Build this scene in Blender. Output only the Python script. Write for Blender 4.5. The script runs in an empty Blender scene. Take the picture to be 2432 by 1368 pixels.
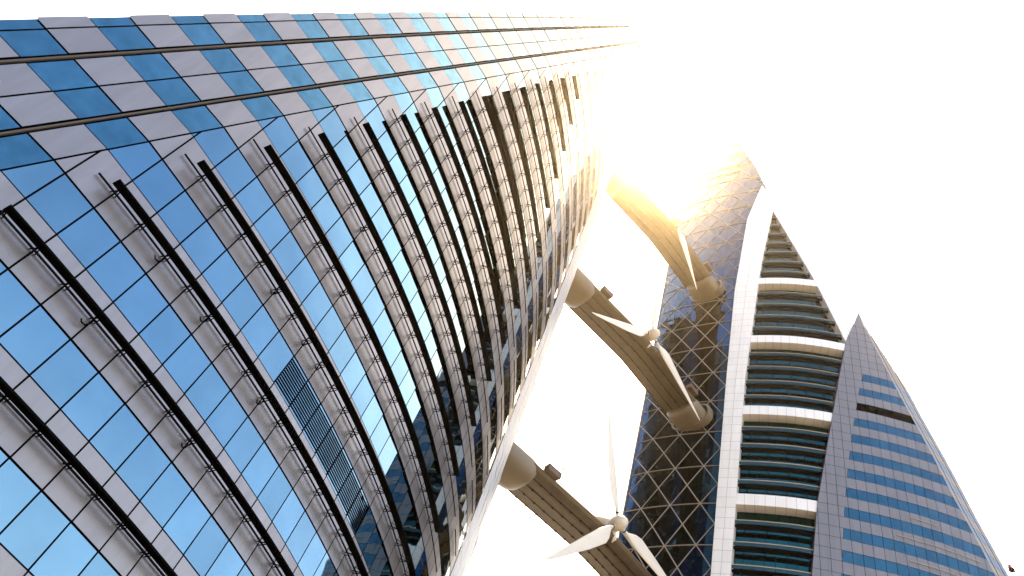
import bpy, math, random
from mathutils import Vector, Matrix
random.seed(7)
R = math.radians
sc = bpy.context.scene
C = sc.collection
S = 0.9          # metres per survey unit (a storey is 4 units = 3.6 m)
EYE = 1.7

# ---------------------------------------------------------------- camera
cd = bpy.data.cameras.new('camera')
cam = bpy.data.objects.new('camera', cd)
C.objects.link(cam)
FPX, VX, VY = 1831.83, 1848.33 - 1216, -660.96 - 684     # focal length and zenith point, pixels of the 2432 px frame
up = Vector((VX, VY, FPX)).normalized()                    # world up in camera space (x right, y down, z forward)
fw = Vector((0, 0, 1)); yy = (fw - up * fw.dot(up)).normalized(); xx = yy.cross(up)
right = Vector((xx[0], yy[0], up[0])); down = Vector((xx[1], yy[1], up[1])); fwd = Vector((xx[2], yy[2], up[2]))
M = Matrix((right, -down, -fwd)).transposed().to_4x4()
M.translation = Vector((0, 0, EYE))
cam.matrix_world = M
cd.sensor_width = 36; cd.lens = 36 * FPX / 2432
cd.clip_start = 0.1; cd.clip_end = 8000
sc.camera = cam

# ---------------------------------------------------------------- sky, sun, exposure
SUN_EL, SUN_AZ = R(65.8), R(11.5)       # azimuth from +Y towards +X
VEIL = 7.8
SUN = Vector((math.sin(SUN_AZ) * math.cos(SUN_EL), math.cos(SUN_AZ) * math.cos(SUN_EL), math.sin(SUN_EL)))
w = bpy.data.worlds.new('World'); sc.world = w; w.use_nodes = True
nt = w.node_tree; nt.nodes.clear()
out = nt.nodes.new('ShaderNodeOutputWorld'); bg = nt.nodes.new('ShaderNodeBackground')
sky = nt.nodes.new('ShaderNodeTexSky'); sky.sky_type = 'NISHITA'; sky.sun_disc = False
sky.sun_elevation = SUN_EL; sky.sun_rotation = SUN_AZ
sky.air_density = 1.0; sky.dust_density = 1.5; sky.ozone_density = 1.2; sky.altitude = 0
bg.inputs['Strength'].default_value = 0.15
# bright hazy veil on the sun's side of the sky, clear blue opposite
tc = nt.nodes.new('ShaderNodeTexCoord')
dot = nt.nodes.new('ShaderNodeVectorMath'); dot.operation = 'DOT_PRODUCT'
dot.inputs[1].default_value = SUN
ramp = nt.nodes.new('ShaderNodeValToRGB')
cr = ramp.color_ramp
cr.elements[0].position = 0.46; cr.elements[0].color = (0, 0, 0, 1)
cr.elements[1].position = 0.82; cr.elements[1].color = (1, 1, 1, 1)
e_ = cr.elements.new(0.62); e_.color = (.13, .13, .13, 1)
e_ = cr.elements.new(0.74); e_.color = (.60, .60, .60, 1)
sep = nt.nodes.new('ShaderNodeSeparateXYZ')
rz = nt.nodes.new('ShaderNodeValToRGB')          # pale band above the horizon
cz = rz.color_ramp
cz.elements[0].position = 0.0; cz.elements[0].color = (.42, .42, .42, 1)
cz.elements[1].position = 0.66; cz.elements[1].color = (0, 0, 0, 1)
e_ = cz.elements.new(0.34); e_.color = (.24, .24, .24, 1)
e_ = cz.elements.new(0.50); e_.color = (.06, .06, .06, 1)
add = nt.nodes.new('ShaderNodeMath'); add.operation = 'ADD'; add.use_clamp = True
mx = nt.nodes.new('ShaderNodeMixRGB'); mx.blend_type = 'MIX'
aur = nt.nodes.new('ShaderNodeValToRGB')           # warm aureole round the sun
ca_ = aur.color_ramp
ca_.elements[0].position = 0.74; ca_.elements[0].color = (VEIL / 20, VEIL / 20 * .98, VEIL / 20 * .95, 1)
ca_.elements[1].position = 0.97; ca_.elements[1].color = (.62, 0.48, 0.33, 1)
e_ = ca_.elements.new(0.86); e_.color = (.41, .35, .27, 1)
nt.links.new(dot.outputs['Value'], aur.inputs['Fac'])
a20 = nt.nodes.new('ShaderNodeVectorMath'); a20.operation = 'SCALE'; a20.inputs['Scale'].default_value = 20
nt.links.new(aur.outputs['Color'], a20.inputs[0])
nt.links.new(a20.outputs['Vector'], mx.inputs['Color2'])
nt.links.new(tc.outputs['Generated'], dot.inputs[0])
nt.links.new(tc.outputs['Generated'], sep.inputs[0])
nt.links.new(dot.outputs['Value'], ramp.inputs['Fac'])
nt.links.new(sep.outputs['Z'], rz.inputs['Fac'])
nt.links.new(ramp.outputs['Color'], add.inputs[0]); nt.links.new(rz.outputs['Color'], add.inputs[1])
nt.links.new(add.outputs['Value'], mx.inputs['Fac'])
nt.links.new(sky.outputs['Color'], mx.inputs['Color1'])
nt.links.new(mx.outputs['Color'], bg.inputs['Color'])
nt.links.new(bg.outputs['Background'], out.inputs['Surface'])

sd = bpy.data.lights.new('sun', 'SUN'); sd.energy = 3.5; sd.angle = R(0.5); sd.color = (1.0, 0.70, 0.36)
so = bpy.data.objects.new('sun', sd); C.objects.link(so)
so.rotation_euler = SUN.to_track_quat('Z', 'Y').to_euler()
so.location = (0, 0, 300)

vs = sc.view_settings
vs.view_transform = 'Standard'; vs.look = 'None'; vs.gamma = 1; vs.exposure = 2.2; vs.use_curve_mapping = False
sc.render.engine = 'CYCLES'
cy = sc.cycles
cy.use_denoising = True
cy.max_bounces = 8; cy.diffuse_bounces = 3; cy.glossy_bounces = 5; cy.volume_bounces = 0
cy.sample_clamp_indirect = 8
cy.caustics_reflective = False; cy.caustics_refractive = False

# ---------------------------------------------------------------- materials
def pmat(name, col, rough=0.5, metal=0.0, spec=0.5, vary=0.0, scale=1.0, bump=0.0, bscale=0.3, coat=0.0, emit=None, pane=0.0, streak=False):
    m = bpy.data.materials.new(name); m.use_nodes = True
    n = m.node_tree.nodes; l = m.node_tree.links
    b = n['Principled BSDF']
    b.inputs['Base Color'].default_value = (*col, 1)
    b.inputs['Roughness'].default_value = rough; b.inputs['Metallic'].default_value = metal
    b.inputs['Specular IOR Level'].default_value = spec; b.inputs['Coat Weight'].default_value = coat
    b.inputs['Coat Roughness'].default_value = 0.08
    if emit:
        b.inputs['Emission Color'].default_value = (*emit[0], 1); b.inputs['Emission Strength'].default_value = emit[1]
    g = None
    if vary or bump or pane:
        g = n.new('ShaderNodeNewGeometry')
    if vary or pane:
        prev = None
        mix = n.new('ShaderNodeMixRGB'); mix.blend_type = 'MULTIPLY'; mix.inputs['Fac'].default_value = 1
        mix.inputs['Color1'].default_value = (*col, 1)
        no = n.new('ShaderNodeTexNoise'); no.inputs['Scale'].default_value = scale; no.inputs['Detail'].default_value = 4
        if streak:
            vm = n.new('ShaderNodeVectorMath'); vm.operation = 'MULTIPLY'; vm.inputs[1].default_value = (2.5, 2.5, .22)
            l.new(g.outputs['Position'], vm.inputs[0]); l.new(vm.outputs['Vector'], no.inputs['Vector'])
        else:
            l.new(g.outputs['Position'], no.inputs['Vector'])
        mr = n.new('ShaderNodeMapRange'); mr.inputs['From Min'].default_value = .3; mr.inputs['From Max'].default_value = .7
        mr.inputs['To Min'].default_value = 1 - vary; mr.inputs['To Max'].default_value = 1 + vary
        l.new(no.outputs['Fac'], mr.inputs['Value'])
        if pane:
            m2 = n.new('ShaderNodeMapRange'); m2.inputs['To Min'].default_value = 1 - pane; m2.inputs['To Max'].default_value = 1 + pane
            l.new(g.outputs['Random Per Island'], m2.inputs['Value'])
            mu = n.new('ShaderNodeMath'); mu.operation = 'MULTIPLY'
            l.new(mr.outputs['Result'], mu.inputs[0]); l.new(m2.outputs['Result'], mu.inputs[1])
            src = mu.outputs['Value']
        else:
            src = mr.outputs['Result']
        cmb = n.new('ShaderNodeCombineColor')
        for i in range(3): l.new(src, cmb.inputs[i])
        l.new(cmb.outputs['Color'], mix.inputs['Color2'])
        l.new(mix.outputs['Color'], b.inputs['Base Color'])
    if bump:
        nb = n.new('ShaderNodeTexNoise'); nb.inputs['Scale'].default_value = bscale; nb.inputs['Detail'].default_value = 1.5
        l.new(g.outputs['Position'], nb.inputs['Vector'])
        bp = n.new('ShaderNodeBump'); bp.inputs['Strength'].default_value = 1; bp.inputs['Distance'].default_value = bump
        l.new(nb.outputs['Fac'], bp.inputs['Height']); l.new(bp.outputs['Normal'], b.inputs['Normal'])
    return m

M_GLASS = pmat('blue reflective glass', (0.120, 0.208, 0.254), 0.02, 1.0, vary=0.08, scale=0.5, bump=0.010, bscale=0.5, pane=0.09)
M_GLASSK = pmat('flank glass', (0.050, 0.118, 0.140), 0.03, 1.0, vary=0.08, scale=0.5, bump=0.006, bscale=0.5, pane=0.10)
M_FLANK = pmat('flank panel', (0.165, 0.150, 0.145), 0.38, 0.5, 0.25, vary=0.07, scale=0.9, pane=0.06, streak=True)
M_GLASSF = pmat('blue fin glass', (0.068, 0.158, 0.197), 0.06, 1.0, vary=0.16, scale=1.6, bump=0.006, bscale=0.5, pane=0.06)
M_PANEL = pmat('grey aluminium panel', (0.205, 0.186, 0.179), 0.34, 0.75, 0.25, vary=0.09, scale=0.9, pane=0.06, streak=True)
M_JOINT = pmat('black joint', (0.003, 0.003, 0.003), 0.9, spec=0.0)
M_BLADE = pmat('dark bronze blade', (0.003, 0.003, 0.003), 0.9, spec=0.0)
M_BRONZE = pmat('dark bronze track', (0.07, 0.058, 0.048), 0.5, spec=.05)
M_RAIL = pmat('dark steel rail', (0.005, 0.005, 0.004), 0.6, spec=.03)
M_WHITE = pmat('white cladding', (0.68, 0.65, 0.61), 0.35, 0.0, 0.5, vary=0.05, scale=0.8, pane=0.03, streak=True)
M_FINP = pmat('pale fin panel', (0.25, 0.235, 0.225), 0.8, 0.0, 0.0, vary=0.05)
M_FING = pmat('pale fin glass', (0.15, 0.20, 0.27), 0.6, 0.0, 0.02, vary=0.08)
M_TJOINT = pmat('grey tile joint', (0.10, 0.085, 0.07), 0.8)
M_MAST = pmat('glossy white cladding', (0.40, 0.405, 0.42), 0.45, 0.0, 0.12, vary=0.04, scale=0.6, bump=0.02, bscale=0.4, pane=0.04)
M_LGLASS = pmat('dark blue lattice glass', (0.010, 0.046, 0.084), 0.02, 1.0, vary=0.10, scale=0.4, bump=0.02, bscale=0.35, pane=0.08)
M_LATT = pmat('beige lattice steel', (0.21, 0.175, 0.135), 0.45)
M_TEAL = pmat('teal balcony glass', (0.012, 0.058, 0.053), 0.05, 1.0, 0.5, vary=0.1, scale=0.5, pane=0.18)
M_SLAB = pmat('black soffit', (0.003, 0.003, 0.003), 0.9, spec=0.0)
M_BALU = pmat('balustrade glass', (0.03, 0.055, 0.05), 0.15, 0.9, 0.4, pane=0.15)
M_BRAIL = pmat('beige handrail', (0.30, 0.26, 0.20), 0.4)
M_RETURN = pmat('brown return panel', (0.07, 0.06, 0.055), 0.5, spec=.2, vary=0.08, scale=1)
M_CONC = pmat('beige steel girder', (0.062, 0.043, 0.021), 0.42, 0.0, 0.40, vary=0.22, scale=0.9)
M_COLLAR = pmat('beige collar', (0.145, 0.115, 0.075), 0.45, 0.0, 0.4, vary=0.10, scale=0.4)
M_SEAM = pmat('dark girder seam', (0.015, 0.012, 0.008), 0.7, spec=.1)
M_TURB = pmat('cream turbine paint', (0.55, 0.49, 0.40), 0.35, vary=0.03, scale=0.8)
M_RUST = pmat('brown cradle', (0.07, 0.035, 0.018), 0.6, vary=0.2, scale=3)
M_RED = pmat('red lens', (0.4, 0.02, 0.02), 0.3)
M_BACK = pmat('rear facade', (0.05, 0.05, 0.055), 0.4, vary=0.1, scale=0.2)
M_LOUV = pmat('black louvre', (0.002, 0.002, 0.0025), 1.0, spec=0.0)

# ---------------------------------------------------------------- helpers
def W(x, y, z): return (S * x, S * y, S * z + EYE)

class MB:
    def __init__(self): self.v = []; self.f = []; self.mi = []; self.ms = []
    def mat(self, m):
        if m not in self.ms: self.ms.append(m)
        return self.ms.index(m)
    def face(self, pts, m):
        i = len(self.v); self.v += [tuple(p) for p in pts]; self.f.append(tuple(range(i, i + len(pts)))); self.mi.append(self.mat(m))
    def grid(self, rows, m, closed=False):
        i = len(self.v); nc = len(rows[0])
        for r in rows: self.v += [tuple(p) for p in r]
        k = self.mat(m)
        for a in range(len(rows) - 1):
            for b in range(nc if closed else nc - 1):
                b2 = (b + 1) % nc
                self.f.append((i + a * nc + b, i + a * nc + b2, i + (a + 1) * nc + b2, i + (a + 1) * nc + b)); self.mi.append(k)
    def fan(self, pts, m): self.face(pts, m)
    def tube(self, pts, r, m, n=6, caps=True):
        pts = [Vector(p) for p in pts]; rings = []
        for i, p in enumerate(pts):
            d = (pts[min(i + 1, len(pts) - 1)] - pts[max(i - 1, 0)]).normalized()
            a = d.cross(Vector((0, 0, 1)))
            if a.length < 1e-3: a = Vector((1, 0, 0))
            a.normalize(); b = d.cross(a)
            rr = r[i] if isinstance(r, (list, tuple)) else r
            rings.append([p + (a * math.cos(t) + b * math.sin(t)) * rr for t in [2 * math.pi * q / n for q in range(n)]])
        self.grid(rings, m, True)
        if caps: self.face(rings[0][::-1], m); self.face(rings[-1], m)
    def bar(self, pts, nor, w, h, m):
        """rectangular bar along pts; w along nor (per point), h along z (both full sizes)"""
        rings = []
        for p, n_ in zip(pts, nor):
            p = Vector(p); n_ = Vector(n_) * w / 2; u = Vector((0, 0, h / 2))
            rings.append([p - n_ - u, p + n_ - u, p + n_ + u, p - n_ + u])
        self.grid(rings, m, True); self.face(rings[0][::-1], m); self.face(rings[-1], m)
    def box(self, c, ax, ay, az, m):
        c = Vector(c); ax, ay, az = Vector(ax), Vector(ay), Vector(az)
        P = [[c + ax * i + ay * j + az * k for (i, j) in ((-1, -1), (1, -1), (1, 1), (-1, 1))] for k in (-1, 1)]
        self.grid(P, m, True); self.face(P[0][::-1], m); self.face(P[1], m)
    def build(self, name, parent=None, smooth=False):
        me = bpy.data.meshes.new(name); me.from_pydata(self.v, [], self.f)
        for m in self.ms: me.materials.append(m)
        me.polygons.foreach_set('material_index', self.mi)
        if smooth: me.polygons.foreach_set('use_smooth', [True] * len(self.f))
        me.update()
        o = bpy.data.objects.new(name, me); C.objects.link(o)
        if parent: o.parent = parent; o.matrix_parent_inverse = parent.matrix_world.inverted()
        return o

def thing(name, loc, label, cat, group=None):
    o = bpy.data.objects.new(name, None); C.objects.link(o); o.location = loc
    o['label'] = label; o['category'] = cat
    if group: o['group'] = group
    bpy.context.view_layer.update()
    return o

def clip(poly, fn):
    """keep the part of a 2-D polygon where fn(p) >= 0"""
    outp = []
    for i in range(len(poly)):
        a, b = poly[i], poly[(i + 1) % len(poly)]
        fa, fb = fn(a), fn(b)
        if fa >= 0: outp.append(a)
        if (fa >= 0) != (fb >= 0):
            t = fa / (fa - fb); outp.append((a[0] + (b[0] - a[0]) * t, a[1] + (b[1] - a[1]) * t))
    return outp

# ---------------------------------------------------------------- the ground
g = MB(); g.face([(-1500, -1500, 0), (1500, -1500, 0), (1500, 1500, 0), (-1500, 1500, 0)], pmat('pale paving', (0.22, 0.205, 0.18), 0.8, vary=0.15, scale=0.15))
go = g.build('plaza'); go['kind'] = 'structure'

# ================================================================ LEFT TOWER
Z0, GH = 15.282, 2.1438        # first storey line above the eye, height of the grey band (units)
PW = 1.4852                    # panel module
HB, HA, HA2, K0 = 39.629, 1.26898, 1.165, 20
def lhead(k): return R(HB + HA * k if k <= K0 else HB + HA * K0 + HA2 * (k - K0))
_pts = {0: None}
_N = 10
_arr = []
KMIN, KMAX = -10, 62
def _integrate():
    d = {}
    x, y = -16.058, 19.589; k = 1.0; d[round(k * _N)] = (x, y)
    st = 1.0 / _N
    while k < KMAX:
        h = lhead(k + st / 2); x += PW * st * math.cos(h); y += PW * st * math.sin(h); k += st; d[round(k * _N)] = (x, y)
    x, y = -16.058, 19.589; k = 1.0
    while k > KMIN:
        h = lhead(k - st / 2); x -= PW * st * math.cos(h); y -= PW * st * math.sin(h); k -= st; d[round(k * _N)] = (x, y)
    return d
_LC = _integrate()
def LC(k):
    q = k * _N; i = math.floor(q); t = q - i
    a, b = _LC[i], _LC.get(i + 1, _LC[i])
    return (a[0] + (b[0] - a[0]) * t, a[1] + (b[1] - a[1]) * t)
def Lnor(k): h = lhead(k); return (math.sin(h), -math.cos(h))
def Lseam(z): return (1.48 + 0.3036 * (z - 21.1)) / PW      # the leaning seam, in panels
def Lface(k, z, off=0.0):
    x, y = LC(k); n = Lnor(k)
    return W(x + n[0] * off, y + n[1] * off, z)
def fhead(z): return R(33 + 12 * (z - 21.1) / 104)
def Lfin(q, z, off=0.0):
    x, y = LC(Lseam(z)); h = fhead(z)
    return W(x - q * math.cos(h) + math.sin(h) * off, y - q * math.sin(h) - math.cos(h) * off, z)
ZB, ZT = -1.85, 125.4
FIN_COLS = [(0.0, 1.18), (1.40, 2.64), (2.64, 3.88), (4.11, 5.23), (5.23, 5.68)]

LT = thing('skyscraper', W(-2, 60, -1.85), 'nearest tower with chequered blue and grey panels and dark projecting sunshade blades', 'skyscraper')

KCLAD = 28
def tilt(): return (random.gauss(0, 0.0026), random.gauss(0, 0.0026))

def left_band(name, za, zb, m, mf, gap, off, kend):
    mb = MB()
    ka = math.floor(Lseam(za)) - 1
    GJ = gap / PW
    for k in range(ka, kend):
        poly = [(k + GJ, za + gap), (k + 1 - GJ, za + gap), (k + 1 - GJ, zb - gap), (k + GJ, zb - gap)]
        poly = clip(poly, lambda p: p[0] - Lseam(p[1]) - GJ)
        if len(poly) < 3: continue
        # a panel standing on both sides of the seam's first joint is split by it
        tx, tz = tilt(); kc, zc = k + .5, (za + zb) / 2
        mb.face([Lface(p[0], p[1], off + tx * (p[0] - kc) + tz * (p[1] - zc)) for p in poly], m)
    if zb <= ZT + .1:
        for qa, qb in FIN_COLS:
            qa2, qb2 = qa + gap, qb - gap
            if qb > 5.6: qb2 = qb + (0.05 if m is M_PANEL else -0.02)
            tx, tz = tilt()
            mb.face([Lfin(q, z, off + tx * (q - qa) + tz * (z - za)) for q, z in ((qb2, za + gap), (qa2, za + gap), (qa2, zb - gap), (qb2, zb - gap))], mf)
    return mb

J0, J1 = -4, 36
GRILLE = (1, 9, 16)
for j in range(J0, J1 + 1):
    zb_ = Z0 + 4 * j
    zs = max(zb_, ZB)
    if zb_ + GH > ZB:
        mb = left_band('spandrel', zs, zb_ + GH, M_PANEL, M_PANEL, 0.035, 0.03, KCLAD)
        if mb.f: mb.build('spandrel_band', LT)
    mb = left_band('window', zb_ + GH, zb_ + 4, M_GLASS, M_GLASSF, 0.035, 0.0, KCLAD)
    if mb.f: mb.build('window_band', LT)

# dark core behind the open joints
core = MB()
def row_core(z, off=-0.12):
    ks = Lseam(z); r = []
    if z <= ZT: r += [Lfin(5.66, z, off), Lfin(2.8, z, off)]
    else: r += [Lface(ks + .02, z, off), Lface(ks + .01, z, off)]
    n = 40
    for i in range(n + 1): r.append(Lface(ks + (KCLAD + .5 - ks) * i / n, z, off))
    return r
zz = [ZB + (ZT - ZB) * i / 40 for i in range(41)]
core.grid([row_core(z) for z in zz], M_JOINT)
ztop28 = 21.1 + (KCLAD * PW - 1.48) / 0.3036
zz2 = [ZT + .01 + (ztop28 - ZT - .02) * i / 12 for i in range(13)]
core.grid([row_core(z) for z in zz2], M_JOINT)
core.build('joint_backing', LT)

# seam mullion and the two gondola tracks that run up the leaning fin
for (qa, qb, nm) in ((1.25, 1.33, 0), (3.955, 4.035, 0)):
    mb = MB()
    rows = []
    for i in range(61):
        z = ZB + (ZT - ZB) * i / 60
        rows.append([Lfin(qb, z, -.1), Lfin(qb, z, .05), Lfin(qa, z, .05), Lfin(qa, z, -.1)])
    mb.grid(rows, M_BRONZE); mb.build('gondola_track', LT)

# sunshade blades: start one panel inside the seam, end along a stepped diagonal
KEND = {-4: 25.4, -3: 24.9, -2: 24.4, -1: 23.9, 0: 23.4, 1: 22.8, 2: 22.2, 3: 21.6, 4: 21.0, 5: 20.5, 6: 20.0, 7: 19.75, 8: 19.25, 9: 18.8, 10: 18.2, 11: 17.65, 12: 17.0, 13: 16.35, 14: 15.65, 15: 14.9}
brackets = []
hook_spots = {(1, 4), (1, 6), (1, 9), (2, 7), (2, 9), (2, 10), (2, 13), (0, 4), (0, 8), (3, 9), (4, 8)}
shade_of = {}
for j, ke in KEND.items():
    z = Z0 + 4 * j + 1.0
    if z < 0: continue
    ks = max(Lseam(z) + 0.92, KMIN + 1)
    n = max(2, int((ke - ks) * 2))
    kk = [ks + (ke - ks) * i / n for i in range(n + 1)]
    mb = MB()
    mb.bar([Lface(k, z, .66) for k in kk], [(*Lnor(k), 0) for k in kk], .40 * S, .085 * S, M_BLADE)
    so_ = mb.build('sunshade', LT); shade_of[j] = so_
    kt = [ks - .35 + (ke + 3.0 - ks + .35) * i / (n + 8) for i in range(n + 9)]
    mb = MB(); mb.tube([Lface(k, z + .03, .16) for k in kt], .045 * S, M_RAIL, 6)
    mb.build('cleaning_rail', so_)
    for k in range(math.ceil(ks), math.floor(ke) + 1):
        brackets.append((math.hypot(LC(k)[0], math.hypot(LC(k)[1], z)), j, k, z))
# thin rails carry on alone on the upper bands and right of the blades
for j in list(range(16, 24)):
    z = Z0 + 4 * j + 1.0
    ks = Lseam(z) + .9; ke = max(ks + 1.5, 24.5 - (j - 16) * .35)
    if ke > KCLAD: ke = KCLAD - .5
    n = 14; mb = MB(); mb.tube([Lface(ks + (ke - ks) * i / n, z, .12) for i in range(n + 1)], .045 * S, M_RAIL, 6)
    mb.build('cleaning_rail', LT)
for j in range(0, 16):
    z = Z0 + 4 * j + 1.0
    ks = KEND[j] + 4.0; ke = min(KCLAD - .8, ks + 4.5)
    if ke - ks < 1.0: continue
    n = 8; mb = MB(); mb.tube([Lface(ks + (ke - ks) * i / n, z, .12) for i in range(n + 1)], .04 * S, M_RAIL, 6)
    mb.build('cleaning_rail', LT)

def bracket_mesh(mb, j, k, z):
    c = Vector(Lface(k, z + .02, 0)); o_ = Vector(Lface(k, z + .02, .50))
    side = Vector((math.cos(lhead(k)), math.sin(lhead(k)), 0)) * S
    mb.tube([c + side * .13, o_ + side * .02], .026 * S, M_BLADE, 5)
    mb.tube([c - side * .13, o_ - side * .02], .026 * S, M_BLADE, 5)
    mb.tube([c + Vector((0, 0, .34)) * S, o_], .02 * S, M_BLADE, 5)
brackets.sort()
for d, j, k, z in brackets[:100]:
    mb = MB(); bracket_mesh(mb, j, k, z); mb.build('bracket', shade_of[j])
mb = MB()
for d, j, k, z in brackets[100:]: bracket_mesh(mb, j, k, z)
o = mb.build('bracket', LT); o['kind'] = 'stuff'
for (j, k) in sorted(hook_spots):
    z = Z0 + 4 * j + 1.0
    c = Vector(Lface(k, z, .2)); side = Vector((math.cos(lhead(k)), math.sin(lhead(k)), 0)) * S
    nn = Vector((*Lnor(k), 0)) * S
    pts = [c, c + Vector((0, 0, -.22)) * S - side * .03, c + Vector((0, 0, -.42)) * S - side * .12 + nn * .05, c + Vector((0, 0, -.48)) * S - side * .28 + nn * .1, c + Vector((0, 0, -.40)) * S - side * .38 + nn * .12]
    mb = MB(); mb.tube(pts, .028 * S, M_BLADE, 6); mb.build('cable_hook', shade_of[j])

# the ventilation grille that replaces seven panes of one storey
gj, gk0, gk1 = GRILLE
za, zb_ = Z0 + 4 * gj + GH, Z0 + 4 * gj + 4
mb = MB(); ns = 11
for i in range(ns):
    zc = za + .1 + (zb_ - za - .2) * (i + .5) / ns
    kk = [gk0 + .03 + (gk1 - gk0 - .06) * q / 14 for q in range(15)]
    mb.bar([Lface(k, zc, .02) for k in kk], [(*Lnor(k), 0) for k in kk], .014 * S, .062 * S, M_LOUV)
for k in range(gk0, gk1 + 1):
    c = Vector(Lface(k, (za + zb_) / 2, .03)); nn = Vector((*Lnor(k), 0)); side = Vector((math.cos(lhead(k)), math.sin(lhead(k)), 0))
    mb.box(c, side * .012, nn * .012, Vector((0, 0, (zb_ - za) / 2 * S)), M_LOUV)
mb.build('vent_grille', LT)

# glossy white cladding round the prow, with joints every half storey
mb = MB()
ZL = [z for z in [ZB + 2 * i for i in range(0, 90)]]
for k in range(KCLAD, 38, 2):
    for z in ZL:
        ztop = min(z + 2, 21.1 + ((k + 1) * PW - 1.48) / 0.3036)
        if ztop - z < .2: continue
        ex = 0.02
        tx, tz = random.gauss(0, .004), random.gauss(0, .004)
        rows = []
        for zq in (z + ex, ztop - ex):
            rows.append([Lface(k + ex + (2 - 2 * ex) * i / 3, zq, .06 + tx * (i / 3 - .5) * 3 + tz * (zq - z - 1)) for i in range(4)])
        mb.grid(rows, M_MAST)
mb.build('prow_cladding', LT)

# the glazed inner face beyond the prow (the right tower's glass mirrors it)
def lattice(nodes_fn, t0, t1, tl, zr0, zr1, keep, parent, off, glass, latt, pw, dt, skip=None):
    """nodes_fn(t, off) -> plan point; t0..t1 node range; keep(t, z) -> True inside the face"""
    gl = MB(); z = zr0
    while z < zr1:
        n = int((t1 - t0) / dt + .5)
        for i in range(n):
            a, b = t0 + i * dt, t0 + (i + 1) * dt
            poly = [(a + .006, z + .02), (b - .006, z + .02), (b - .006, z + 1.98), (a + .006, z + 1.98)]
            for fn in keep: poly = clip(poly, fn) if len(poly) > 2 else []
            if len(poly) < 3: continue
            tx, tz = random.gauss(0, .006), random.gauss(0, .006)
            gl.face([W(*nodes_fn(p[0], tx * (p[0] - a) * pw + tz * (p[1] - z - 1)), p[1]) for p in poly], glass)
        z += 2
    gl.build('lattice_glazing', parent)
def L2(t, off):       # left tower inner face, one unit of t = 3.4 panels
    k = 38 + t * 3.4; x, y = LC(k); n = Lnor(k); return (x + n[0] * off, y + n[1] * off)
ktop = lambda z: Lseam(z)
lattice(L2, 0, 7.0, 1, ZB, 178, [lambda p: 38 + p[0] * 3.4 - Lseam(p[1]) + 8], LT, 0, M_LGLASS, M_LATT, 5.05, .25)
lb = MB()
def seg(mb, fn, ta, za_, tb, zb2, off, wdt, m, keep, n=5):
    pts = []
    for i in range(n + 1):
        t = ta + (tb - ta) * i / n; z = za_ + (zb2 - za_) * i / n
        if all(k_((t, z)) >= 0 for k_ in keep): pts.append(W(*fn(t, off), z))
    if len(pts) >= 2: mb.tube(pts, wdt, m, 4)
for r in range(0, 22):
    z = 4.35 + 8 * r
    for t in range(0, 7):
        kp = []
        seg(lb, L2, t, z, t + 1, z, .1, .14 * S, M_LATT, kp)
        seg(lb, L2, t, z, t + 1, z + 8, .1, .12 * S, M_LATT, kp)
        seg(lb, L2, t + 1, z, t, z + 8, .1, .12 * S, M_LATT, kp)
lb.build('lattice_frame', LT)

# rear of the tower: closes the crescent
mb = MB(); rows = []
for i in range(24):
    z = ZB + (178 - ZB) * i / 23
    if z <= ZT: a = Vector(Lfin(5.7, z, -.05))
    else: a = Vector(Lface(min(Lseam(z), 44), z, -.2))
    b = Vector(W(*LC(61.8), z))
    mid = (a + b) / 2 + Vector((-7.5, 3, 0)) * (0.6 if z <= ZT else .25)
    rows.append([a + (mid - a) * q / 4 if q <= 4 else mid + (b - mid) * (q - 4) / 4 for q in range(9)])
mb.grid(rows, M_BACK)
mb.build('rear_wall', LT)
mb = MB()
top = [Lface(k, 178, -.1) for k in range(34, 62)]
mb.face(top + [Vector(rows[-1][q]) for q in (7, 4, 1)], M_BACK)
rt_ = [Lfin(5.66, ZT, -.05), Lfin(0, ZT, -.05)] + [Lface(k, ZT, -.3) for k in (26, 30)] + [Vector(W(*LC(61.8), ZT))]
mb.face(rt_, M_BACK)
mb.build('roof', LT)

# ================================================================ RIGHT TOWER
def catmull(P, t):
    i = max(0, min(len(P) - 2, int(math.floor(t)))); u = t - i
    p0 = P[max(i - 1, 0)]; p1 = P[i]; p2 = P[i + 1]; p3 = P[min(i + 2, len(P) - 1)]
    return tuple(.5 * ((2 * p1[d]) + (-p0[d] + p2[d]) * u + (2 * p0[d] - 5 * p1[d] + 4 * p2[d] - p3[d]) * u * u + (-p0[d] + 3 * p1[d] - 3 * p2[d] + p3[d]) * u ** 3) for d in (0, 1))
FP = [(43.1, 89.1), (45.8, 87.05), (49.4, 84.65), (53.25, 82.45), (57.6, 80.55), (61.9, 79.1), (65.4, 77.95), (70.8, 76.65), (75.9, 75.85), (82, 75.4), (90, 75.5), (100, 76.5)]
_fine = [catmull(FP, i / 20) for i in range(20 * (len(FP) - 1) + 1)]
_fl = [0.0]
for a, b in zip(_fine, _fine[1:]): _fl.append(_fl[-1] + math.dist(a, b))
def _at(arr, L, s):
    if s <= 0:
        a, b = arr[0], arr[1]; d = math.dist(a, b); return (a[0] + (b[0] - a[0]) / d * s, a[1] + (b[1] - a[1]) / d * s)
    lo, hi = 0, len(L) - 1
    if s >= L[-1]:
        a, b = arr[-2], arr[-1]; d = math.dist(a, b); e = s - L[-1]; return (b[0] + (b[0] - a[0]) / d * e, b[1] + (b[1] - a[1]) / d * e)
    while hi - lo > 1:
        m_ = (lo + hi) // 2
        if L[m_] <= s: lo = m_
        else: hi = m_
    t = (s - L[lo]) / (L[hi] - L[lo]); a, b = arr[lo], arr[hi]
    return (a[0] + (b[0] - a[0]) * t, a[1] + (b[1] - a[1]) * t)
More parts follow.
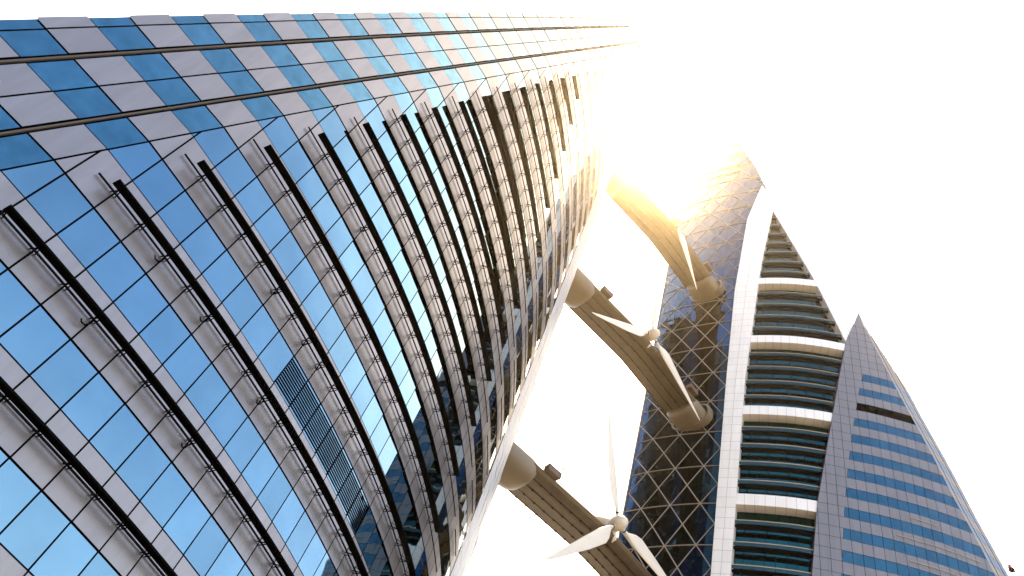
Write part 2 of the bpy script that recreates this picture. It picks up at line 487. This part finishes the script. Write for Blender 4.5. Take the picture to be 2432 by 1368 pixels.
def Fdir(s):
    a, b = _at(_fine, _fl, s - .3), _at(_fine, _fl, s + .3); d = math.dist(a, b); return ((b[0] - a[0]) / d, (b[1] - a[1]) / d)
def Fp(s, off=0.0):
    x, y = _at(_fine, _fl, s); d = Fdir(s); return (x + d[1] * off, y - d[0] * off)
def Fw(s, z, off=0.0): return W(*Fp(s, off), z)
def s_of_x(x):
    lo, hi = -6.0, _fl[-1] + 10
    for _ in range(40):
        m_ = (lo + hi) / 2
        if _at(_fine, _fl, m_)[0] < x: lo = m_
        else: hi = m_
    return lo
def interp(tab, z):
    if z <= tab[0][0]:
        (a, b), (c, d) = tab[0], tab[1]
    elif z >= tab[-1][0]:
        (a, b), (c, d) = tab[-2], tab[-1]
    else:
        for (a, b), (c, d) in zip(tab, tab[1:]):
            if a <= z <= c: break
    return b + (d - b) * (z - a) / (c - a)
def tabx(t): return [(z, s_of_x(x)) for z, x in t]
FL_L = tabx([(0, 50.2), (71.5, 54.63), (84.05, 55.66), (113, 60.0), (126.5, 62.25), (135.7, 64.97)])      # flank, left edge
ST_L = tabx([(0, 43.2), (112, 43.22), (141, 43.46), (171.2, 44.82), (188, 47.4)])                           # white prow strip
ST_R = tabx([(0, 44.6), (74.8, 45.46), (100.6, 45.78), (112, 45.94), (126.6, 46.62), (144.7, 47.47), (153.6, 48.01), (174.04, 49.73)])
LG_I = tabx([(100, 68.2), (125, 62.23), (144.5, 57.4), (159.7, 53.27), (174.04, 49.73)])                    # right leg, inner edge
LG_O = tabx([(100, 73.0), (131.8, 63.71), (149.7, 58.8), (162.5, 54.99), (177.2, 50.92), (188, 47.4)])
BL_L = tabx([(0, 52.5), (76.5, 58.58), (84.56, 59.37), (92.5, 60.29), (100.7, 61.47), (112.6, 63.47), (122, 65.4), (135, 68)])        # blue strips, left end
SEAM = tabx([(0, 103.9), (84.8, 78.41), (92.6, 75.9), (100.8, 73.73), (112.65, 70.3), (135.7, 64.5)])
EF = 0.22  # flank stands proud of the balcony front

RT = thing('skyscraper', W(52, 90, -1.85), 'distant sail-shaped tower with white framed balconies and diamond lattice glass', 'skyscraper')

# --- white frame: prow strip, right leg, ring beams
DEP = 1.75
def frame_panel(name, le, re, z0, z1, cols, tile, off, dep, m=M_WHITE, extra=None):
    mb = MB(); z = z0
    while z < z1 - .05:
        zt = min(z + tile, z1)
        for c in range(cols):
            def q(u, zz_): a, b = le(zz_), re(zz_); return a + (b - a) * u
            g_ = .018
            u0, u1 = c / cols, (c + 1) / cols
            wd = max(re(z) - le(z), .05); e = g_ / wd
            if re(zt) - le(zt) < .06 and re(z) - le(z) < .06: continue
            t0 = random.gauss(0, .002)
            rows = [[Fw(q(u0 + e + (u1 - u0 - 2 * e) * i / 3, zz_), zz_, off + t0 * i) for i in range(4)] for zz_ in (z + g_, zt - g_)]
            mb.grid(rows, m)
        z = zt
    # body behind the tiles: front backing and both reveals
    n = 24
    rows = []
    for i in range(n + 1):
        zz_ = z0 + (z1 - z0) * i / n; a, b = le(zz_), re(zz_)
        if b < a: b = a
        rows.append([Fw(a, zz_, -dep), Fw(a, zz_, off - .02), Fw(b, zz_, off - .02), Fw(b, zz_, -dep), Fw(a, zz_, off - .05), Fw((a + b) / 2, zz_, off - .05), Fw(b, zz_, off - .05)])
    mb.grid([r[0:2] for r in rows], m); mb.grid([r[2:4] for r in rows], m); mb.grid([r[4:7] for r in rows], M_TJOINT)
    return mb
frame_panel('prow', lambda z: interp(ST_L, z), lambda z: interp(ST_R, z), -1.85, 174.0, 2, 2.0, .10, 1.9).build('prow_strip', RT)
frame_panel('apex', lambda z: interp(ST_L, z), lambda z: interp(LG_O, z), 174.0, 187.6, 2, 2.0, .10, 1.9).build('frame_apex', RT)
frame_panel('leg', lambda z: interp(LG_I, z), lambda z: interp(LG_O, z), 112.0, 174.0, 2, 2.0, .10, DEP + .1).build('frame_leg', RT)

def bal_right(z): return min(interp(LG_I, z), interp(FL_L, z) if z < 135 else 1e9)
def bal_left(z): return interp(ST_R, z)
for r in range(0, 8):
    zt = 145.0 - 20 * r; zb2 = zt - 2.15
    if zt < 0: break
    s0, s1 = bal_left(zt) - .3, bal_right(zb2) + .3
    n = max(3, int((s1 - s0) / 1.5 + .5)); mb = MB()
    for i in range(n):
        a, b = s0 + (s1 - s0) * i / n, s0 + (s1 - s0) * (i + 1) / n; e = .015
        mb.grid([[Fw(a + e, zb2, .04), Fw(b - e, zb2, .04)], [Fw(a + e, zt, .04), Fw(b - e, zt, .04)]], M_WHITE)
        mb.grid([[Fw(a + e, zb2, -DEP), Fw(b - e, zb2, -DEP)], [Fw(a + e, zb2 - .002, .04), Fw(b - e, zb2 - .002, .04)]], M_WHITE)
        mb.grid([[Fw(a, zt, .04), Fw(b, zt, .04)], [Fw(a, zt, -DEP), Fw(b, zt, -DEP)]], M_WHITE)
        mb.grid([[Fw(a, zb2 + .03, -DEP), Fw(b, zb2 + .03, -DEP)], [Fw(a, zb2 + .03, -.02), Fw(b, zb2 + .03, -.02)], [Fw(a, zt - .02, -.02), Fw(b, zt - .02, -.02)]], M_JOINT)
    mb.build('ring_beam', RT)

# --- balconies storey by storey
for i in range(-18, 26):
    zr = 72.1 + 4 * i                        # handrail height
    if zr < 2 or zr > 173: continue
    s0, s1 = bal_left(zr) - .2, bal_right(zr) + (1.4 if zr < 126 else .25)
    if zr > 150: s1 = bal_right(zr) + .15
    if s1 - s0 < .8: continue
    n = max(2, int((s1 - s0) / 1.55 + .5))
    ss = [s0 + (s1 - s0) * q / n for q in range(n + 1)]
    in_ring = any(145.0 - 20 * r - 2.15 < zr - 1.2 + .6 < 145.0 - 20 * r + .6 for r in range(8))
    in_ring = any(abs((145.0 - 20 * r - 1.07) - zr) < 1.6 for r in range(8))
    # window wall of the storey: black upstand below, teal panes above
    mb = MB(); z0w, z1w = zr + .55, zr + 3.35
    for a, b in zip(ss, ss[1:]):
        t0 = random.gauss(0, .004)
        mb.face([Fw(a + .03, z0w, -DEP), Fw(b - .03, z0w, -DEP + t0), Fw(b - .03, z1w, -DEP + t0), Fw(a + .03, z1w, -DEP)], M_TEAL)
    mb.grid([[Fw(s, zr - .65, -DEP - .08) for s in ss], [Fw(s, zr + 3.35, -DEP - .08) for s in ss]], M_JOINT)
    mb.build('window_wall', RT)
    if in_ring: continue
    mb = MB(); zs = zr - .75
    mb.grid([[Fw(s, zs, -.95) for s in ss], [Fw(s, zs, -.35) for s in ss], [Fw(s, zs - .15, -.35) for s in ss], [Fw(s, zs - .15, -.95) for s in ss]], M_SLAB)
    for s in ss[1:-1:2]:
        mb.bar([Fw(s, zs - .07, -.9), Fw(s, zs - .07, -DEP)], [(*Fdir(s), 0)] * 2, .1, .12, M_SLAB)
    slab = mb.build('balcony_slab', RT)
    mb = MB()
    for a, b in zip(ss, ss[1:]):
        mb.face([Fw(a + .06, zs + .1, -.30), Fw(b - .06, zs + .1, -.30), Fw(b - .06, zr - .1, -.30), Fw(a + .06, zr - .1, -.30)], M_BALU)
    mb.build('balustrade', slab)
    mb = MB(); mb.tube([Fw(s, zr, -.28) for s in ss], .085 * S, M_BRAIL, 6); mb.build('handrail', slab)

# --- flank: grey cladding with blue strips, leaning seam and narrow fin
FZ0 = 84.7
def fl_l(z): return interp(FL_L, z)
def seam_s(z): return interp(SEAM, z)
FLTOP = 131.5
def flank_cells(z0, z1, s_lo, s_hi, m, mod, off, gap=.03):
    mb = MB()
    lo = min(s_lo(z0), s_lo(z1)); hi = max(s_hi(z0), s_hi(z1))
    k0, k1 = math.floor(lo / mod), math.ceil(hi / mod)
    for k in range(k0, k1):
        poly = [(k * mod + gap, z0 + gap), ((k + 1) * mod - gap, z0 + gap), ((k + 1) * mod - gap, z1 - gap), (k * mod + gap, z1 - gap)]
        poly = clip(poly, lambda p: p[0] - s_lo(p[1]) - gap)
        if len(poly) > 2: poly = clip(poly, lambda p: s_hi(p[1]) - gap - p[0])
        if len(poly) < 3: continue
        tx, tz = random.gauss(0, .0012), random.gauss(0, .0012)
        mb.face([Fw(p[0], p[1], off + tx * (p[0] - k * mod) + tz * (p[1] - z0)) for p in poly], m)
    return mb
ffh = R(18)
def Ffin(q, z, off=0.0):
    x, y = Fp(seam_s(z), EF); return W(x + q * math.cos(ffh) + off * math.sin(ffh), y + q * math.sin(ffh) - off * math.cos(ffh), z)
FMOD = 1.4852
def fin_q(z): return max(.05, min(5.62, (136 - z) * .33))
def fin_band(z0, z1, m):
    mb = MB()
    for qa, qb in ((0, 1.3), (1.5, 2.7), (2.7, 3.9), (4.1, 5.6)):
        poly = clip([(qa + .04, z0 + .03), (qb - .04, z0 + .03), (qb - .04, z1 - .03), (qa + .04, z1 - .03)], lambda p: fin_q(p[1]) - p[0])
        if len(poly) > 2: mb.face([Ffin(q, z) for q, z in poly], m)
    if mb.f: mb.build('fin_band', RT)
lamp_spots = []
for i in range(-22, 13):
    zt = FZ0 + 4 * i; zb2 = zt - 1.92; zg = zb2 - 2.08
    if zt < 0.5 or zg > FLTOP: continue
    zb2c = max(zb2, -1.85)
    louv = (i == 6)
    top = 7 if True else 0
    glass = i <= 8
    if zt < FLTOP + 4:
        ztc = min(zt, FLTOP)
        if zb2c < ztc:
            if glass:
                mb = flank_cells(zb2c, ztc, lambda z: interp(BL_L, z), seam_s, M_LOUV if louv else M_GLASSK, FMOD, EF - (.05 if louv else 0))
                if mb.f: mb.build('louvre_band' if louv else 'window_band', RT)
                mb = flank_cells(zb2c, ztc, fl_l, lambda z: interp(BL_L, z), M_FLANK, FMOD, EF + .02)
            else:
                mb = flank_cells(zb2c, ztc, fl_l, seam_s, M_FLANK, FMOD, EF + .02)
            if mb.f: mb.build('cladding_band', RT)
            fin_band(zb2c, ztc, M_FING if glass else M_FINP)
    zgc, ztg = max(zg, -1.85), min(zb2, FLTOP)
    if zgc < ztg:
        mb = flank_cells(zgc, ztg, fl_l, seam_s, M_FLANK, FMOD, EF + .02)
        fin_band(zgc, ztg, M_FINP)
        if mb.f: mb.build('spandrel_band', RT)
        if i <= 1 and zgc > 2:
            sa, sb = seam_s(zg + 1) - 13.5 - .3 * i * 0 + (3.5 if i >= 1 else 0), seam_s(zg + 1) - (1.6 if i < 1 else 6)
            mb = MB(); mb.tube([Fw(sa + (sb - sa) * q / 10, zg + 1.0, EF + .14) for q in range(11)], .045 * S, M_BRAIL, 5)
            mb.build('cleaning_rail', RT)
# pointed crown of the flank, its left return and the dark backing
mb = MB()
rows = [[Fw(fl_l(z), z, -DEP - .1), Fw(fl_l(z), z, EF)] for z in [-1.85 + (FLTOP + 1.85) * q / 20 for q in range(21)]]
mb.grid(rows, M_RETURN); mb.build('flank_return', RT)
mb = MB()
rows = []
for q in range(25):
    z = -1.85 + (FLTOP + 1.85) * q / 24; a, b = fl_l(z) + .02, seam_s(z) - .02
    rows.append([Fw(a + (b - a) * u / 16, z, EF - .09) for u in range(17)] + [Ffin(fin_q(z) - .02, z, -.09)])
mb.grid(rows, M_JOINT); mb.build('joint_backing', RT)
a0, b0 = Fw(fl_l(FLTOP), FLTOP, EF + .02), Fw(seam_s(FLTOP), FLTOP, EF + .02)
tip = Vector(Fw(fl_l(135.7), 136.0, EF + .02)); fo = Vector(Ffin(fin_q(FLTOP), FLTOP))
mb = MB(); mb.face([a0, b0, tip], M_FLANK); mb.face([b0, fo, tip], M_FLANK)
bk = Vector(a0) + Vector((.5, .87, 0)) * 4
mb.face([fo, bk, tip], M_FLANK); mb.face([bk, a0, tip], M_FLANK); mb.build('crown', RT)
# warning light bracketed to the flank's outer edge
p = Vector(Ffin(5.65, 84.2)); e_ = Vector((math.cos(ffh), math.sin(ffh), 0)); sx = Vector((.72, -.69, 0))
mb = MB(); mb.tube([p, p + sx * .5 + Vector((0, 0, .1))], .07, M_BLADE, 6)
mb.box(p + sx * .65 + Vector((0, 0, .25)), sx * .28, e_ * .2, Vector((0, 0, .28)), M_BLADE)
bk_ = mb.build('warning_light', RT)
mb = MB(); mb.tube([p + sx * .58 + Vector((0, 0, .5)), p + sx * .52 + Vector((0, 0, .95))], .22, M_RED, 8); mb.build('lens', bk_)
mb = MB(); q0 = Vector(Fw(interp(LG_O, 172) + .4, 172, -.3)); mb.tube([q0, q0 + Vector((1.2, -.5, 1.2))], .05, M_BLADE, 5); mb.box(q0 + Vector((1.25, -.5, 1.35)), (.12, 0, 0), (0, .12, 0), (0, 0, .16), M_BLADE); mb.build('lightning_rod', RT)

# --- lattice face
LP = [(27.8, 112.0), (29.5, 108.6), (31.7, 104.4), (35.04, 99.5), (38.45, 95.66), (42.0, 92.2), (46.0, 88.9), (50.6, 85.4)]   # nodes of the diagrid
LT0 = 1.0
def L3(t, off):       # t counts nodes: node 3 = (35.04, 99.5)
    x, y = catmull(LP, max(0.0, min(6.999, t)))
    a, b = catmull(LP, max(0, t - .05)), catmull(LP, min(6.999, t + .05)); d = math.dist(a, b)
    dx, dy = (b[0] - a[0]) / d, (b[1] - a[1]) / d
    return (x + dy * off, y - dx * off)
def t_of_x(x):
    lo, hi = 0.0, 6.99
    for _ in range(40):
        m_ = (lo + hi) / 2
        if catmull(LP, m_)[0] < x: lo = m_
        else: hi = m_
    return lo
SIL = [(z, t_of_x(x)) for z, x in ((192.7, 48.4), (205.1, 46.06), (216.5, 43.32), (227.4, 41.02), (242.4, 36.74), (250, 34.2))]
LED = [(z, t_of_x(x)) for z, x in ((0, 33.3), (85, 33.11), (118, 32.95), (135.7, 32.74), (159.7, 32.54), (250, 32.3))]
STT = t_of_x(44.4)
def t_right(z):
    if z >= 187: return interp(SIL, z)
    return max(STT, t_of_x(_at(_fine, _fl, interp(ST_L, z))[0] + 1.2))
keepL = lambda p: p[0] - interp(LED, p[1])
_cache = {}
def t_right_c(z):
    k = round(z * 5); 
    if k not in _cache: _cache[k] = t_right(k / 5)
    return _cache[k]
keepR = lambda p: t_right_c(p[1]) - p[0]
lattice(L3, 2.0, 6.75, 1, 4.35 - 6, 250, [keepL, keepR], RT, 0, M_LGLASS, M_LATT, 5.05, .25)
lb = MB()
def kept(p): return keepL(p) >= -.01 and keepR(p) >= -.01
def seg2(ta, za_, tb, zb2, r):
    n = 12; run = []
    for i in range(n + 1):
        t = ta + (tb - ta) * i / n; z = za_ + (zb2 - za_) * i / n
        if kept((t, z)): run.append(W(*L3(t, .08), z))
    if len(run) >= 2: lb.tube(run, r, M_LATT, 4)
for r in range(-1, 32):
    z = 4.35 + 8 * r
    for t in range(2, 7):
        seg2(t, z, t + 1, z, .11 * S); seg2(t, z, t + 1, z + 8, .09 * S); seg2(t + 1, z, t, z + 8, .09 * S)
lb.build('lattice_frame', RT)
mb = MB(); mb.tube([W(*L3(interp(LED, z), .05), z) for z in range(0, 250, 6)], .15 * S, M_LATT, 6); mb.build('edge_post', RT)
mb = MB(); mb.grid([[W(*L3(interp(LED, z) + (t_right(z) - interp(LED, z)) * u / 10, -.15), z) for u in range(11)] for z in [-1.85 + 250 * q / 50 for q in range(50)]], M_JOINT); mb.build('joint_backing', RT)
mb = MB(); mb.tube([W(*L3(interp(SIL, z), .0), z) for z in range(195, 249, 4)], .2 * S, M_LATT, 6); mb.build('edge_post', RT)
# maintenance opening high on the lattice
ta, tb = t_of_x(33.6), t_of_x(43.5); mb = MB()
for (t1, z1, t2, z2) in ((ta, 200.6, tb, 200.6), (ta, 204.6, tb, 204.6), (tb, 200.4, tb, 204.8)):
    mb.tube([W(*L3(t1 + (t2 - t1) * q / 8, .25), z1 + (z2 - z1) * q / 8) for q in range(9)], .16 * S, M_RUST, 4)
mb.build('gondola_frame', RT)

# --- rear body: the front outline pushed back along the tower's depth
BV = Vector((.42, .90, 0)) * 14
def back_strip(front_pts, name):
    m_ = MB(); m_.grid([[Vector(p_), Vector(p_) + BV] for p_ in front_pts], M_BACK); return m_.build(name, RT)
outl = [W(*L3(interp(LED, z), -.2), z) for z in range(-1, 250, 10)]
back_strip(outl, 'rear_wall')
outl2 = [W(*L3(interp(SIL, z), -.2), z) for z in (249, 240, 230, 220, 210, 200, 190)] + [Fw(interp(LG_O, z) - .05, z, -.3) for z in (186, 176, 166, 156, 146, 136)]
back_strip(outl2, 'rear_wall')
outl3 = [Ffin(fin_q(z) - .02, z, -.2) for z in (131, 120, 100, 80, 60, 40, 20, -1.8)]
back_strip(outl3, 'rear_wall')
poly = [Vector(p_) + BV for p_ in outl + outl2 + outl3]
mb = MB(); mb.face(poly, M_BACK); mb.build('rear_wall', RT)

# ================================================================ BRIDGES AND TURBINES
BA, BM, BB = Vector((4.6, 76.0, 0)), Vector((24.0, 84.6, 0)), Vector((39.6, 93.9, 0))
def baxis(u):                                   # u in 0..1 with a soft bend in the middle
    P0 = BA + (BM - BA) * u * 2 if u < .5 else BM + (BB - BM) * (u * 2 - 1)
    k_ = max(0, 1 - abs(u - .5) / .08)
    return P0 + (BA + BB - 2 * BM) * .02 * k_
def bframe(u):
    d = (baxis(min(1, u + .04)) - baxis(max(0, u - .04))).normalized(); n_ = Vector((d.y, -d.x, 0)); return d, n_   # n_ towards the viewer
SEC = [(-3.25, -.75), (-3.2, -1.0), (-2.9, -1.08), (-1.45, -1.22), (0, -1.25), (1.3, -1.2), (2.2, -1.02), (2.85, -.68), (3.13, -.3), (3.0, 0.0), (2.4, .2), (0, .35), (-2.6, .2), (-3.15, -.2)]
BZ = 64.0
def bpt(u, y, z, zc=0.0):
    d, n_ = bframe(u); p_ = baxis(u) + n_ * y; return Vector((S * p_.x, S * p_.y, S * (z + zc)))
def make_bridge():
    o = bpy.data.objects.new('sky_bridge', None); C.objects.link(o); o.location = (0, 0, S * BZ + EYE)
    bpy.context.view_layer.update()
    def part(mb, name, smooth=False, par=None):
        ob = mb.build(name, None, smooth); ob.parent = par or o; return ob
    mb = MB(); us = [i / 28 for i in range(29)]
    mb.grid([[bpt(u, y, z) for y, z in SEC] for u in us], M_CONC, True)
    girder = part(mb, 'girder')
    for y, z in ((-2.95, -1.06), (-1.4, -1.215), (0.25, -1.26), (1.75, -1.12)):
        mb = MB(); ue = [.17 + .74 * i / 24 for i in range(25)]
        mb.grid([[bpt(u, y - .08, z - .0), bpt(u, y - .08, z - .03), bpt(u, y + .08, z - .03), bpt(u, y + .08, z)] for u in ue], M_SEAM)
        for i in range(17):
            u = .18 + .71 * i / 16; d, n_ = bframe(u)
            mb.box(bpt(u, y, z - .06), d * .16, n_ * .09, Vector((0, 0, .06)), M_SEAM)
        part(mb, 'seam', par=girder)
    # hooded collars where the deck meets each tower
    for u0, u1, side in ((0.0, .185, 0), (1.0, .885, 1)):
        mb = MB(); n = 12; rings = []
        for i in range(n + 1):
            t = i / n; u = u0 + (u1 - u0) * t
            sc_ = .80 + .20 * math.sqrt(max(0.0, 1 - max(0, (t - .72) / .28) ** 2)) if t > .72 else 1
            hw, hh = 3.2 * sc_, 2.5 * sc_
            ring = []
            for q in range(24):
                a = 2 * math.pi * q / 24
                ca, sa_ = math.cos(a), math.sin(a)
                y = hw * math.copysign(abs(ca) ** .75, ca); z = (hh if sa_ < 0 else min(.6, hh)) * math.copysign(abs(sa_) ** .75, sa_) - .1
                ring.append(bpt(u, y, z))
            rings.append(ring)
        mb.grid(rings, M_COLLAR, True); mb.face(rings[-1], M_COLLAR)
        col = part(mb, 'collar', True)
        if side == 0: continue
        mb = MB(); rings = []
        for du, k_ in ((-.02, 1.0), (-.02, 1.09), (.018, 1.09), (.018, 1.0)):
            u = u0 + (du if side == 0 else -du); ring = []
            for q in range(28):
                a = 2 * math.pi * q / 28; ca, sa_ = math.cos(a), math.sin(a)
                uu = max(0, min(1, u)); ex = (u - uu)
                dd = (bframe(uu)[0]) * ex * 34
                ring.append(bpt(uu, 3.6 * k_ * math.copysign(abs(ca) ** .75, ca), 2.4 * k_ * math.copysign(abs(sa_) ** .75, sa_) - .1) + dd * S)
            rings.append(ring)
        rings.append(rings[0])
        mb.grid(rings, M_COLLAR, True)
        part(mb, 'wall_ring', False, col)
    return o
BL = ['dark beige bridge crossing lowest between the two towers, leaving the frame at the bottom edge',
      'tan beige bridge between the towers at mid height, below the sunlit one',
      'topmost bridge between the towers, glowing in the sun glare']
def copy_tree(o, parent=None):
    c = o.copy(); C.objects.link(c)
    if parent is not None: c.parent = parent
    for ch in list(o.children): copy_tree(ch, c)
    return c
b0_ = make_bridge(); bridges = [b0_]
for i in range(1, 3): bridges.append(copy_tree(b0_))
for i, o in enumerate(bridges):
    o.location = (0, 0, S * (64.0 + 39.8 * i) + EYE)
    o['label'] = BL[i]; o['category'] = 'bridge'; o['group'] = 'bridges between the towers'

# turbines: rotor axis level, square to the deck, hub over the viewer's edge of the deck
AX = Vector((BB.y - BA.y, -(BB.x - BA.x), 0)).normalized()      # rotor axis, towards the viewer
AL = Vector((-AX.y, AX.x, 0))                                       # along the deck, to the right
ROT = Matrix((AL, AX * -1, Vector((0, 0, 1)))).transposed().to_4x4()  # local x = along deck, local -y = viewer
BLADE_R = 16.7 * S
def blade_mesh():
    mb = MB(); rings = []
    prof = [(.055, .42, .42, 0), (.10, .42, .42, 0), (.13, .60, .40, 8), (.20, 1.45, .30, 12), (.27, 1.85, .28, 11), (.34, 1.75, .25, 9), (.48, 1.55, .18, 6), (.64, 1.12, .13, 4), (.8, .76, .09, 2), (.93, .42, .05, 0), (.985, .17, .03, -1), (1.0, .05, .015, -1)]
    for t, c, th, tw in prof:
        ring = []; a = R(tw * .8 + 1); ca, sa_ = math.cos(a), math.sin(a)
        for q in range(14):
            b = 2 * math.pi * q / 14
            x = math.cos(b) * c / 2; y = math.sin(b) * th / 2 * (1.0 if t < .12 else (1 + .5 * math.cos(b)))
            x += 0 if t < .12 else -(c - .5) * .30
            ring.append((x * ca - y * sa_, x * sa_ + y * ca, t * BLADE_R))
        rings.append(ring)
    mb.grid(rings, M_TURB, True); mb.face(rings[-1], M_TURB); mb.face(rings[0][::-1], M_TURB)
    return mb
def make_turbine():
    o = bpy.data.objects.new('wind_turbine', None); C.objects.link(o); o.matrix_world = ROT
    def part(mb, name, smooth=True, par=None):
        ob = mb.build(name, None, smooth); ob.parent = par or o; return ob
    # nacelle: lathe along local y (backwards), flattened
    mb = MB(); rings = []
    for y, r in ((.95, .55), (1.0, .82), (1.5, .98), (2.4, 1.2), (3.6, 1.2), (4.8, 1.0), (5.6, .65), (5.8, .12)):
        rings.append([(math.cos(a) * r * .95, y, math.sin(a) * r * 1.05 + (y - .95) * .36) for a in [2 * math.pi * q / 18 for q in range(18)]])
    mb.grid(rings, M_TURB, True); mb.face(rings[-1], M_TURB); mb.face(rings[0][::-1], M_TURB); nac = part(mb, 'nacelle')
    mb = MB(); rings = []
    for z, r in ((-.6, .95), (-1.2, .8), (-1.5, .95), (-1.75, 1.1)):
        rings.append([(math.cos(a) * r, 3.3 + math.sin(a) * r * 1.2, z + .3) for a in [2 * math.pi * q / 16 for q in range(16)]])
    mb.grid(rings, M_TURB, True); mb.face(rings[-1], M_TURB); part(mb, 'pedestal')
    mb = MB(); mb.tube([(.3, .9, -.6), (.55, .7, -1.7), (.5, .9, -2.1)], [.4, .3, .12], M_TURB, 10); part(mb, 'drain_cowl', par=nac)
    mb = MB(); rings = []
    for y, r in ((.9, .72), (.5, .90), (0, .96), (-.5, .90), (-.95, .68), (-1.22, .40), (-1.32, .08)):
        rings.append([(math.cos(a) * r, y, math.sin(a) * r) for a in [2 * math.pi * q / 20 for q in range(20)]])
    mb.grid(rings, M_TURB, True); mb.face(rings[-1], M_TURB); mb.face(rings[0][::-1], M_TURB); part(mb, 'hub')
    bm_ = blade_mesh()
    for k in range(3):
        if k == 0: bo = part(bm_, 'blade'); b_first = bo
        else:
            bo = b_first.copy(); C.objects.link(bo); bo.parent = o
        bo.rotation_euler = (0, R(120 * k), 0)
        if k == 0:
            mb = MB(); rings = [[(math.cos(a) * r, math.sin(a) * r, z) for a in [2 * math.pi * q / 16 for q in range(16)]] for z, r in ((1.18, .2), (1.18, .245), (1.34, .245), (1.34, .2))]
            mb.grid(rings, M_BLADE, True); root0 = part(mb, 'root_band', True, bo)
        else:
            rb = root0.copy(); C.objects.link(rb); rb.parent = bo
    return o
TL = ['cream three-bladed wind turbine on the lowest bridge, one blade pointing up beside the lattice tower',
      'cream three-bladed wind turbine on the middle bridge, one blade lying across the tan girder',
      'bleached three-bladed wind turbine on the topmost bridge, half lost in sun glare']
t0_ = make_turbine(); turbs = [t0_]
for i in range(1, 3): turbs.append(copy_tree(t0_))
HUBS = [(h[0] * zz_ / h[2], h[1] * zz_ / h[2], zz_, h[3]) for h, zz_ in (((26.25, 82.47, 66.0, 112.0), 65.3), ((25.46, 81.96, 105.8, 95.0), 105.1), ((25.69, 82.45, 145.6, 65.5), 144.9))]
for o, (hx, hy, hz, a0_), lab in zip(turbs, HUBS, TL):
    mw = ROT.copy(); mw.translation = Vector(W(hx, hy, hz)); o.matrix_world = mw
    o['label'] = lab; o['category'] = 'wind turbine'; o['group'] = 'turbines on the bridges'
    for k, b_ in enumerate([c for c in o.children if c.name.startswith('blade')]):
        ang = a0_ + 120 * k            # measured from the deck direction, counter-clockwise as seen
        b_.rotation_euler = (0, R(90 - ang), 0)

# maintenance cradles clipped to the viewer's edge of the decks
def make_cradle():
    o = bpy.data.objects.new('work_cradle', None); C.objects.link(o)
    def part(mb, name):
        ob = mb.build(name, None); ob.parent = o; return ob
    mb = MB()
    mb.face([(-1.0, -.45, 0), (1.0, -.45, 0), (1.0, .45, 0), (-1.0, .45, 0)], M_RUST)
    for (a, b) in (((-1.0, -.45), (1.0, -.45)), ((1.0, -.45), (1.0, .45)), ((1.0, .45), (-1.0, .45)), ((-1.0, .45), (-1.0, -.45))):
        mb.face([(*a, 0), (*b, 0), (*b, .75), (*a, .75)], M_RUST)
    part(mb, 'basket')
    mb = MB()
    for x in (-.95, -.3, .35, .95): mb.tube([(x, -.45, .75), (x, -.45, 1.25)], .035, M_RUST, 5)
    mb.tube([(-.95, -.45, 1.25), (.95, -.45, 1.25)], .035, M_RUST, 5); part(mb, 'guard_rail')
    for sx_ in (-1, 1):
        mb = MB(); mb.tube([(sx_ * .8, .3, .7), (sx_ * 1.0, -.7, 1.9), (sx_ * 1.35, -1.0, 2.2)], .05, M_RUST, 5); mb.tube([(sx_ * .8, -.45, .75), (sx_ * 1.0, -.7, 1.9)], .04, M_RUST, 5); part(mb, 'davit')
    return o
CL = [('brown rusty work cradle with davit arms at the left end of the lowest bridge', .225, 0),
      ('small brown work cradle on the edge of the middle bridge, near its left collar', .225, 1),
      ('small brown work cradle on the middle bridge beside its right collar', .845, 1),
      ('tan work cradle on the topmost bridge just above its right collar', .845, 2)]
c0_ = make_cradle(); cr_ = [c0_] + [copy_tree(c0_) for _ in CL[1:]]
for o, (lab, u, i) in zip(cr_, CL):
    d, n_ = bframe(u); p_ = bpt(u, 3.4, -.05)
    o.matrix_world = Matrix.Translation(Vector((p_.x, p_.y, p_.z + S * (64.0 + 39.8 * i) + EYE))) @ Matrix.Rotation(math.atan2(d.y, d.x), 4, 'Z')
    o['label'] = lab; o['category'] = 'work cradle'; o['group'] = 'cradles on the bridges'

# ---------------------------------------------------------------- haze
hz = bpy.data.materials.new('haze'); hz.use_nodes = True
hn = hz.node_tree.nodes; hn.clear()
ho = hn.new('ShaderNodeOutputMaterial'); hv = hn.new('ShaderNodeVolumePrincipled')
hv.inputs['Color'].default_value = (1.0, 0.90, 0.74, 1); hv.inputs['Density'].default_value = 0.00017; hv.inputs['Anisotropy'].default_value = 0.955
hz.node_tree.links.new(hv.outputs['Volume'], ho.inputs['Volume'])
hb = MB(); hb.box((0, 0, 118), (1550, 0, 0), (0, 1550, 0), (0, 0, 120), hz)
h_ = hb.build('haze'); h_['kind'] = 'stuff'
